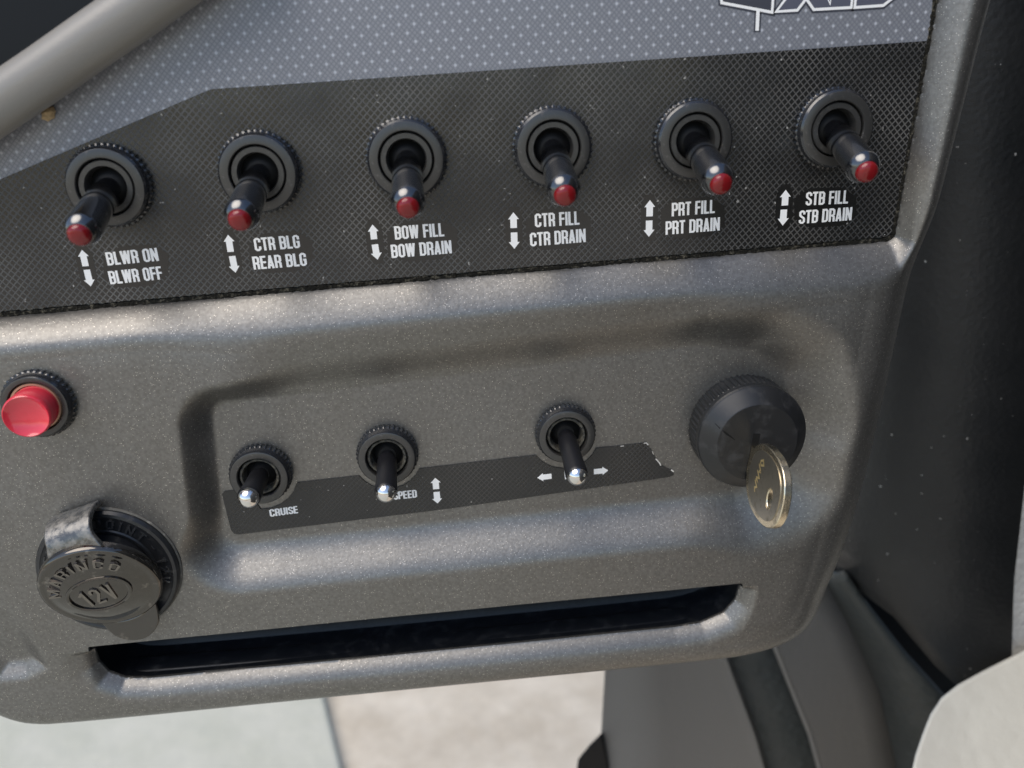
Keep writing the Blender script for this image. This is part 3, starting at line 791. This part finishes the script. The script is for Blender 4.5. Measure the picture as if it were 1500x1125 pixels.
def bow(f):
    out = []
    for k in range(NK):
        a = 2 * math.pi * k / NK
        x, y = math.cos(a), math.sin(a)
        e = 2.35
        rr = (abs(x) ** e + abs(y) ** e) ** (-1 / e)
        out.append((kcs + x * rr * krs * f, kch + y * rr * krh * f))
    return out
hole = []
for k in range(NK):
    a = 2 * math.pi * k / NK
    hole.append((kcs - 1.6 + 2.6 * math.cos(a), kch + 4.6 + 1.7 * math.sin(a)))
bo = key_solid(bow(1.0), -KT, KT, hole).obj('bow', M['brass'], key, True, 40); bevel(bo, 0.25, 2)
def inner_face(n0, n1, f):
    return key_solid(bow(f), n0, n1, [(kcs - 1.6 + (s - (kcs - 1.6)) * 1.18, kch + 4.6 + (h_ - kch - 4.6) * 1.18) for s, h_ in hole])
inner_face(KT - .3, KT + .16, 0.84).obj('bow_face', M['keyface'], key, True, 40)
inner_face(-KT - .16, -KT + .3, 0.84).obj('bow_face', M['keyface'], key, True, 40)
key_solid([(3.4, -6), (3.4, 2.6), (-4.6, 2.6), (-4.6, -6)], -0.9, 0.9).obj('blade', M['brass'], key, False)
# worn script on the bow
mb = MB()
script = [[(3.4, 5.0), (4.3, 6.6), (3.2, 7.4), (2.5, 5.8), (3.2, 5.0)], [(2.4, 4.4), (1.2, 6.0), (0.2, 5.0), (0.8, 6.6)], [(0.4, 4.2), (-1.0, 6.2), (-1.6, 4.6), (-2.6, 6.0), (-2.0, 4.2)],
          [(-2.6, 4.0), (-3.8, 5.8), (-4.6, 4.6), (-5.6, 5.2)]]
for side in (1, -1):
    for st in script:
        for q in ribbon([(s - 0.8, h_ + 3.2) for s, h_ in st], 0.30, False):
            mb.add([key_pt(p.x, p.y, side * (KT + .20)) for p in q], [[0, 1, 2, 3]])
M['gold'] = mat_plain('gold worn script', (0.95, 0.74, 0.36), 0.3, metal=0.8)
mb.obj('script_mark', M['gold'], key, False)

# ------------------------------------------------------------------ 12V power socket with flip cap
w0 = WB - 0.1; cu_, cv2 = P(160, 836, w0 + 1)
so_ = thing('power_socket', 'black twelve volt power socket with shiny flip cap', 'socket', W3(cu_, cv2, w0))
so_.rotation_euler = (0, math.radians(-15), 0)
RF = 18.9
MB().lathe([(RF + .35, -0.3), (RF + .35, 0.5), (RF, 0.9)], 96).obj('gasket', M['gasket'], so_)
MB().lathe([(RF, 0.5), (RF, 1.6), (RF - .6, 2.4), (RF - 1.4, 2.6), (RF - 1.9, 2.35), (13.6, 2.3), (13.2, 2.6), (12.6, 2.6), (12.4, 0.5)], 112).obj('flange', M['flange'], so_, True, 30)
MB().lathe([(12.5, 0.5), (12.3, 2.0), (12.2, 6.4), (11.6, 6.6), (0, 6.6)], 80).obj('barrel', M['flange'], so_, True, 30)
def arc_text(s, r, a0, hgt, w, tall, mat, parent, half=0.05, spread=1.0, name='embossed_lettering', gap=.1, tilt=None, a1=0):
    """letters round a circle, a0 the starting angle in degrees, going clockwise"""
    def mapf(x, y, wd):
        a = math.radians(a0 + (a1 - a0) * x / wd); rr = r + (y - 0.5) * hgt
        return (rr * math.cos(a), rr * math.sin(a))
    mb = solid_text(MB(), s, gap, half, mapf, w - 0.3, w + tall, tilt or L3)
    o = mb.obj(name, mat, parent, False); o['label'] = 'raised lettering ' + s; return o
M['capraised'] = mat_plain('raised cap lettering', (0.21, 0.19, 0.17), 0.22, metal=0.85)
M['emboss'] = mat_plain('raised black plastic', (0.035, 0.036, 0.038), 0.25, spec=0.7)
arc_text('POINT', 15.3, 76, 2.7, 2.3, 0.35, M['emboss'], so_, gap=.22, a1=24)
arc_text('- 12V', 15.3, 14, 2.7, 2.3, 0.35, M['emboss'], so_, gap=.22, a1=-32)
arc_text('POWER', 15.3, 184, 2.7, 2.3, 0.35, M['emboss'], so_, gap=.22, a1=128)
# cap, hinged at the top, leaning with its hinge side outwards
cp = P(147, 860, w0 + 9)
dvec = Matrix.Rotation(math.radians(15), 2) @ Vector((0, 0))
capE = Vector((cp[0] - cu_, cp[1] - cv2)); ra = math.radians(-15)
capC = Vector((capE.x * math.cos(ra) - capE.y * math.sin(ra), capE.x * math.sin(ra) + capE.y * math.cos(ra)))
TL = math.radians(19)
def CP(u, v, w):             # cap space -> socket space: lean about the horizontal hinge axis
    return L3(capC.x + u, capC.y + v * math.cos(TL) - w * math.sin(TL), 8.6 + v * math.sin(TL) + w * math.cos(TL))
def cap_lathe(prof, seg=96, sx=1.0, sy=1.0, tab=False):
    vs = []; fs = []
    for r, w in prof:
        for j in range(seg):
            a = 2 * math.pi * j / seg
            vs.append(CP(r * sx * math.cos(a), r * sy * math.sin(a), w))
    for k in range(len(prof) - 1):
        for j in range(seg): fs.append([k * seg + j, k * seg + (j + 1) % seg, (k + 1) * seg + (j + 1) % seg, (k + 1) * seg + j])
    return MB().add(vs, fs)
RC = 15.3
cap_o = cap_lathe([(0, -2.6), (RC - 1.2, -2.6), (RC - .2, -2.2), (RC, -1.4), (RC, 0.0), (RC - .4, .7), (RC - 1.1, 1.0), (RC - 1.8, .8), (RC - 2.6, .95), (11.5, 1.45), (10, 1.85), (8.6, 2.2), (6.5, 2.5), (4, 2.7), (2, 2.78), (0, 2.8)]).obj('cap', M['cap'], so_, True, 40)
cap_lathe([(0.86, 1.2), (0.89, 2.75), (0.94, 2.95), (1.0, 2.75), (1.04, 1.2)], 80, 8.6, 6.3).obj('oval_ring', M['cap'], cap_o, True, 50)
mb = solid_text(MB(), '12V', .14, .056, lambda x, y, wd: ((x - wd / 2) * 6.6, (y - .52) * 6.0), 2.2, 3.15, CP)
o = mb.obj('embossed_lettering', M['capraised'], cap_o, False); o['label'] = 'raised lettering 12V'
arc_text('MARINCO', 10.9, 164, 2.9, 1.75, 0.45, M['capraised'], cap_o, gap=.16, tilt=CP, a1=32, half=0.042)
# finger dimple ridge at the right of the cap and the pull tab below
tab = []
for k in range(17):
    a = math.radians(-126 + 72 * k / 16); tab.append((14.6 * math.cos(a), 14.6 * math.sin(a)))
rim = []
for k in range(17):
    s = k / 16; x = -7.6 + 15.2 * s
    rim.append((x, -15.6 - 5.6 * math.sin(math.pi * s) ** 0.55))
poly = tab + rim[::-1]
tb = MB().prism(poly, lambda u, v: -0.8 + (-14 - v) * 0.42, lambda u, v: 0.6 + (-14 - v) * 0.42, CP).obj('pull_tab', M['cap'], cap_o, True, 40); bevel(tb, 0.5, 3)
# strap: band from the flange's rim over the hinge to the cap
sw = 6.3
prof = [(20.2, 0.2), (20.8, 2.2), (20.9, 5.0), (20.4, 7.6), (19.2, 9.8), (17.4, 11.2), (15.2, 12.0), (13.2, 12.4), (11.4, 12.6)]
prof = chaikin(prof, 2, False)
mb = MB(); vs = []; fs = []
hx = capC.x * 0.55 + 1.2
for k, (vv_, ww) in enumerate(prof):
    a = prof[max(k - 1, 0)]; b = prof[min(k + 1, len(prof) - 1)]
    tx, tz = b[0] - a[0], b[1] - a[1]; L = math.hypot(tx, tz); nx, nz = tz / L, -tx / L   # inward normal
    wdt = sw * (1 + 0.22 * max(0, (k / len(prof) - .7) / .3))
    for (xx, th) in ((-wdt, 0), (wdt, 0), (wdt, 1.7), (-wdt, 1.7)):
        vs.append(L3(hx + xx, vv_ - abs(nx) * th, ww - abs(nz) * th))
for k in range(len(prof) - 1):
    for i in range(4): fs.append([k * 4 + i, k * 4 + (i + 1) % 4, (k + 1) * 4 + (i + 1) % 4, (k + 1) * 4 + i])
fs += [[0, 1, 2, 3], [(len(prof) - 1) * 4 + i for i in range(4)]]
st = mb.add(vs, fs).obj('hinge_strap', M['strap'], so_, True, 40); bevel(st, 0.5, 3)

# ------------------------------------------------------------------ rounded bar over the graphic panel and the dark bay behind it
def tube(name, pts, r, mat, label, cat):
    mb = MB(); vs = []; fs = []; sg = 48
    for k, p in enumerate(pts):
        d = (pts[min(k + 1, len(pts) - 1)] - pts[max(k - 1, 0)]).normalized()
        e1 = d.cross(Vector((0, 1, 0))).normalized(); e2 = d.cross(e1)
        for j in range(sg):
            a = 2 * math.pi * j / sg; vs.append(p + (e1 * math.cos(a) + e2 * math.sin(a)) * r * MM)
    for k in range(len(pts) - 1):
        for j in range(sg): fs.append([k * sg + j, k * sg + (j + 1) % sg, (k + 1) * sg + (j + 1) % sg, (k + 1) * sg + j])
    fs += [list(range(sg)), [(len(pts) - 1) * sg + j for j in range(sg)]]
    o = mb.add(vs, fs).obj(name, mat); return tag(o, label, cat)
M['bar'] = mat_plain('smooth warm grey plastic', (0.25, 0.235, 0.212), 0.34, spec=0.5, bscale=900, bdist=0.00004)
ctr = [(-420, 440), (-260, 328), (-130, 236), (-60, 192), (0, 152), (70, 105), (140, 56), (210, 8), (290, -50), (370, -112)]
tube('rounded_bar', [W3(*P(x, y, 6.0), 6.0) for x, y in ctr], 5.9, M['bar'], 'thick smooth grey rounded bar lying across the dotted panel', 'trim bar')
dk = MB().prism(PX([(-420, 420), (-420, -120), (300, -120), (250, -40), (0, 130)], 4.0), -0.2, 4.0, W3).obj('dark_cover', M['black'], None, False)
tag(dk, 'dark glossy cover behind the thick grey rounded bar', 'cover')
cq = P(70, 167, 1.6)
bm = bmesh.new(); bmesh.ops.create_icosphere(bm, subdivisions=3, radius=1.25 * MM)
for v_ in bm.verts:
    f = 1 + 0.14 * math.sin(v_.co.x * 5200 + 1) * math.sin(v_.co.z * 4700) + 0.1 * math.sin(v_.co.y * 3000)
    v_.co = Vector((v_.co.x * 1.5 * f, v_.co.y * 0.9 * f, v_.co.z * f))
me = bpy.data.meshes.new('crumb'); bm.to_mesh(me); bm.free(); me.materials.append(M['crumb'])
cr = bpy.data.objects.new('crumb', me); COL.objects.link(cr); cr.location = W3(cq[0], cq[1], 1.3); cr.rotation_euler = (0, -0.7, 0)
tag(cr, 'tiny orange crumb stuck at the edge of the grey bar', 'crumb')

# ------------------------------------------------------------------ right side: dark vinyl side panel, light trim, pale seat corner, footwell
def slab(name, pxw, thick, mat, label, cat, bev=2.0, parent=None, back=(0, 1, 0)):
    """polygon of (px, py, w) in mm, given thickness straight back"""
    f = [W3(*P(x, y, w), w) for x, y, w in pxw]; n = len(f)
    b_ = [p + Vector(back) * (thick * MM) for p in f]
    fs = [list(range(n)), [n + i for i in range(n)]] + [[i, (i + 1) % n, n + (i + 1) % n, n + i] for i in range(n)]
    o = mesh_obj(name, f + b_, fs, mat, parent, True, 35)
    if bev: bevel(o, bev, 4, 50)
    if label: tag(o, label, cat)
    return o
def loft(name, lines_, mat, label=None, cat=None, parent=None, sub=8, thick=6, drop=False):
    """lines_: list of polylines of (px, py, w) running downwards, surface across them"""
    ns = sub
    rows = []
    for ln in lines_:
        pts = [W3(*P(x, y, w), w) for x, y, w in ln]
        if drop:
            e_ = (pts[-1] - pts[-2]); e_.x *= 0.4; e_.normalize(); pts.append(pts[-1] + e_ * ((pts[-1].z - FLOORZ + 0.004) / -e_.z))
        seg = [(pts[i + 1] - pts[i]).length for i in range(len(pts) - 1)]; T = sum(seg); r = []
        for k in range(ns + 1):
            s = T * k / ns; i = 0
            while i < len(seg) - 1 and s > seg[i]: s -= seg[i]; i += 1
            r.append(pts[i].lerp(pts[i + 1], min(1, s / seg[i])))
        rows.append(r)
    vs = [p for r in rows for p in r]; m = ns + 1; fs = []
    for a in range(len(rows) - 1):
        for k in range(ns): fs.append([a * m + k, a * m + k + 1, (a + 1) * m + k + 1, (a + 1) * m + k])
    o = mesh_obj(name, vs, fs, mat, parent, True, 60)
    so2 = o.modifiers.new('solid', 'SOLIDIFY'); so2.thickness = thick * MM; so2.offset = 0
    if label: tag(o, label, cat)
    return o
sp = loft('side_panel', [[(1210, -160, -95), (1205, 400, -95), (1200, 790, -95), (1236, 838, -95), (1256, 856, -95)],
                         [(1330, -160, -62), (1325, 400, -62), (1300, 800, -62), (1302, 885, -62), (1312, 898, -62)],
                         [(1410, -160, -52), (1400, 400, -52), (1380, 800, -52), (1366, 955, -52), (1370, 972, -52)],
                         [(1560, -160, -44), (1530, 400, -44), (1499, 700, -45), (1482, 850, -46), (1476, 1070, -46)]], M['side'],
          'dark grained vinyl side panel beside the console', 'side panel', sub=24, thick=4)
slab('trim_strip', [(1530, -160, -51), (1790, -160, -51), (1790, 1500, -51), (1440, 1500, -51), (1470, 1020, -51), (1512, 560, -51)], 12, M['lightvinyl'], 'light grey grained strip along the edge of the dark side panel', 'trim', 1.0)
seat_px = [(1500, 952), (1440, 982), (1402, 1003), (1378, 1022), (1362, 1046), (1350, 1076), (1340, 1105), (1330, 1150), (1320, 1220), (1300, 1500), (1900, 1500), (1900, 760)]
slab('seat_corner', [(x, y, -42 + (y - 950) * 0.16) for x, y in seat_px], 90, M['seat'], 'pale beige rounded seat corner below the dark side panel', 'seat', 1.6, None, (0.75, 0.8, -0.75))

fw = thing('footwell_moulding', 'grey moulded footwell trim with dark rubber strip under the console corner', 'trim', W3(*P(1100, 1100, -100), -100))
def child(o):
    o.parent = fw; o.matrix_parent_inverse = Matrix.Translation(-fw.location); return o
child(loft('face', [[(890, 900, -112), (886, 985, -112), (881, 1075, -112), (842, 1190, -112)],
                    [(960, 900, -108), (966, 985, -108), (975, 1075, -108), (980, 1190, -108)],
                    [(1025, 900, -108), (1052, 975, -108), (1088, 1075, -108), (1120, 1190, -108)],
                    [(1040, 900, -104), (1066, 975, -104), (1103, 1075, -104), (1136, 1190, -104)],
                    [(1046, 900, -112), (1072, 975, -112), (1109, 1075, -112), (1142, 1190, -112)]], M['footgrey'], sub=56, thick=3, drop=True))
child(loft('rubber_strip', [[(1046, 900, -110), (1072, 975, -110), (1109, 1075, -110), (1142, 1190, -110)],
                            [(1080, 900, -113), (1106, 975, -113), (1146, 1075, -113), (1180, 1190, -113)],
                            [(1116, 900, -110), (1145, 975, -110), (1185, 1075, -110), (1215, 1190, -110)]], M['footdark'], sub=56, thick=3, drop=True))
child(loft('ridge', [[(1116, 900, -112), (1145, 975, -112), (1185, 1075, -112), (1215, 1190, -112)],
                     [(1124, 900, -104), (1153, 975, -104), (1193, 1075, -104), (1224, 1190, -104)],
                     [(1136, 900, -105), (1166, 975, -105), (1206, 1075, -105), (1238, 1190, -105)],
                     [(1170, 860, -108), (1215, 930, -108), (1256, 1040, -108), (1285, 1190, -108)],
                     [(1204, 840, -107), (1246, 915, -107), (1290, 1015, -107), (1330, 1190, -107)]], M['footgrey'], sub=56, thick=3, drop=True))
child(loft('dark_cheek', [[(1206, 838, -106), (1246, 912, -106), (1290, 1010, -106), (1330, 1190, -106)],
                          [(1222, 840, -90), (1258, 890, -90), (1310, 965, -90), (1370, 1090, -90)],
                          [(1233, 838, -80), (1266, 884, -80), (1322, 956, -80), (1400, 1040, -80)]], M['footdark'], sub=56, thick=3, drop=True))
rb = slab('rubber_boot', [(882, 1072, -108), (862, 1092, -108), (846, 1112, -108), (826, 1250, -108), (818, 1800, -108), (905, 1800, -108), (900, 1190, -108), (890, 1110, -108)], 14, M['black'], 'black rubber edge at the foot of the grey footwell trim', 'rubber edge', 1.5, None, (0.3, 0.8, -0.8))

# ------------------------------------------------------------------ unseen side wall, added to darken the console's right-facing edges
wu = P(1600, 500, -50)[0] + 25
wall = MB().prism([(wu, -440), (wu + 30, -440), (wu + 30, 330), (wu, 330)], -60, 620, W3).obj('unseen_side_wall', M['side'], None, False)
bevel(wall, 8, 3); tag(wall, 'unseen dark vinyl wall added to block light from the right', None, None, 'structure')

# pale tubes as painted edge highlights; black sheet for shade behind the footwell trim
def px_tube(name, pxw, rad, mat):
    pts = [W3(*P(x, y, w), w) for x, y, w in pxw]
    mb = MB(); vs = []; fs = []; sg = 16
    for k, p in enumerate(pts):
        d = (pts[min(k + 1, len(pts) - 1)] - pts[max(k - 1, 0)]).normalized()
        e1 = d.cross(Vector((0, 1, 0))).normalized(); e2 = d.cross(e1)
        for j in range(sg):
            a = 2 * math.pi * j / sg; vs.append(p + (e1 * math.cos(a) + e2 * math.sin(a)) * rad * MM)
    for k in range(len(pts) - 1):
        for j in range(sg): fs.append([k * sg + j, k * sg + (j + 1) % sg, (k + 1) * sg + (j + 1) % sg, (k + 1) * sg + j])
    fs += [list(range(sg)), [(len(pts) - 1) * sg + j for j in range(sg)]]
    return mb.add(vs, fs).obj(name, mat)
M['bead'] = mat_plain('painted pale edge highlight', (0.20, 0.19, 0.178), 0.5, bscale=400, bdist=0.0002)  # paler than the trim: the highlight on its ridges put into colour
child(px_tube('edge_highlight', [(1038, 900, -108), (1062, 975, -108), (1098, 1075, -108), (1131, 1190, -108)], 2.6, M['bead']))
child(px_tube('edge_highlight', [(1120, 900, -108), (1150, 975, -108), (1190, 1075, -108), (1221, 1190, -108)], 2.4, M['bead']))
child(slab('hollow_shade', [(1180, 780, -128), (1460, 780, -128), (1480, 1700, -128), (1240, 1700, -128)], 6, M['black'], None, None, 0))  # black sheet in place of the shade in the gap
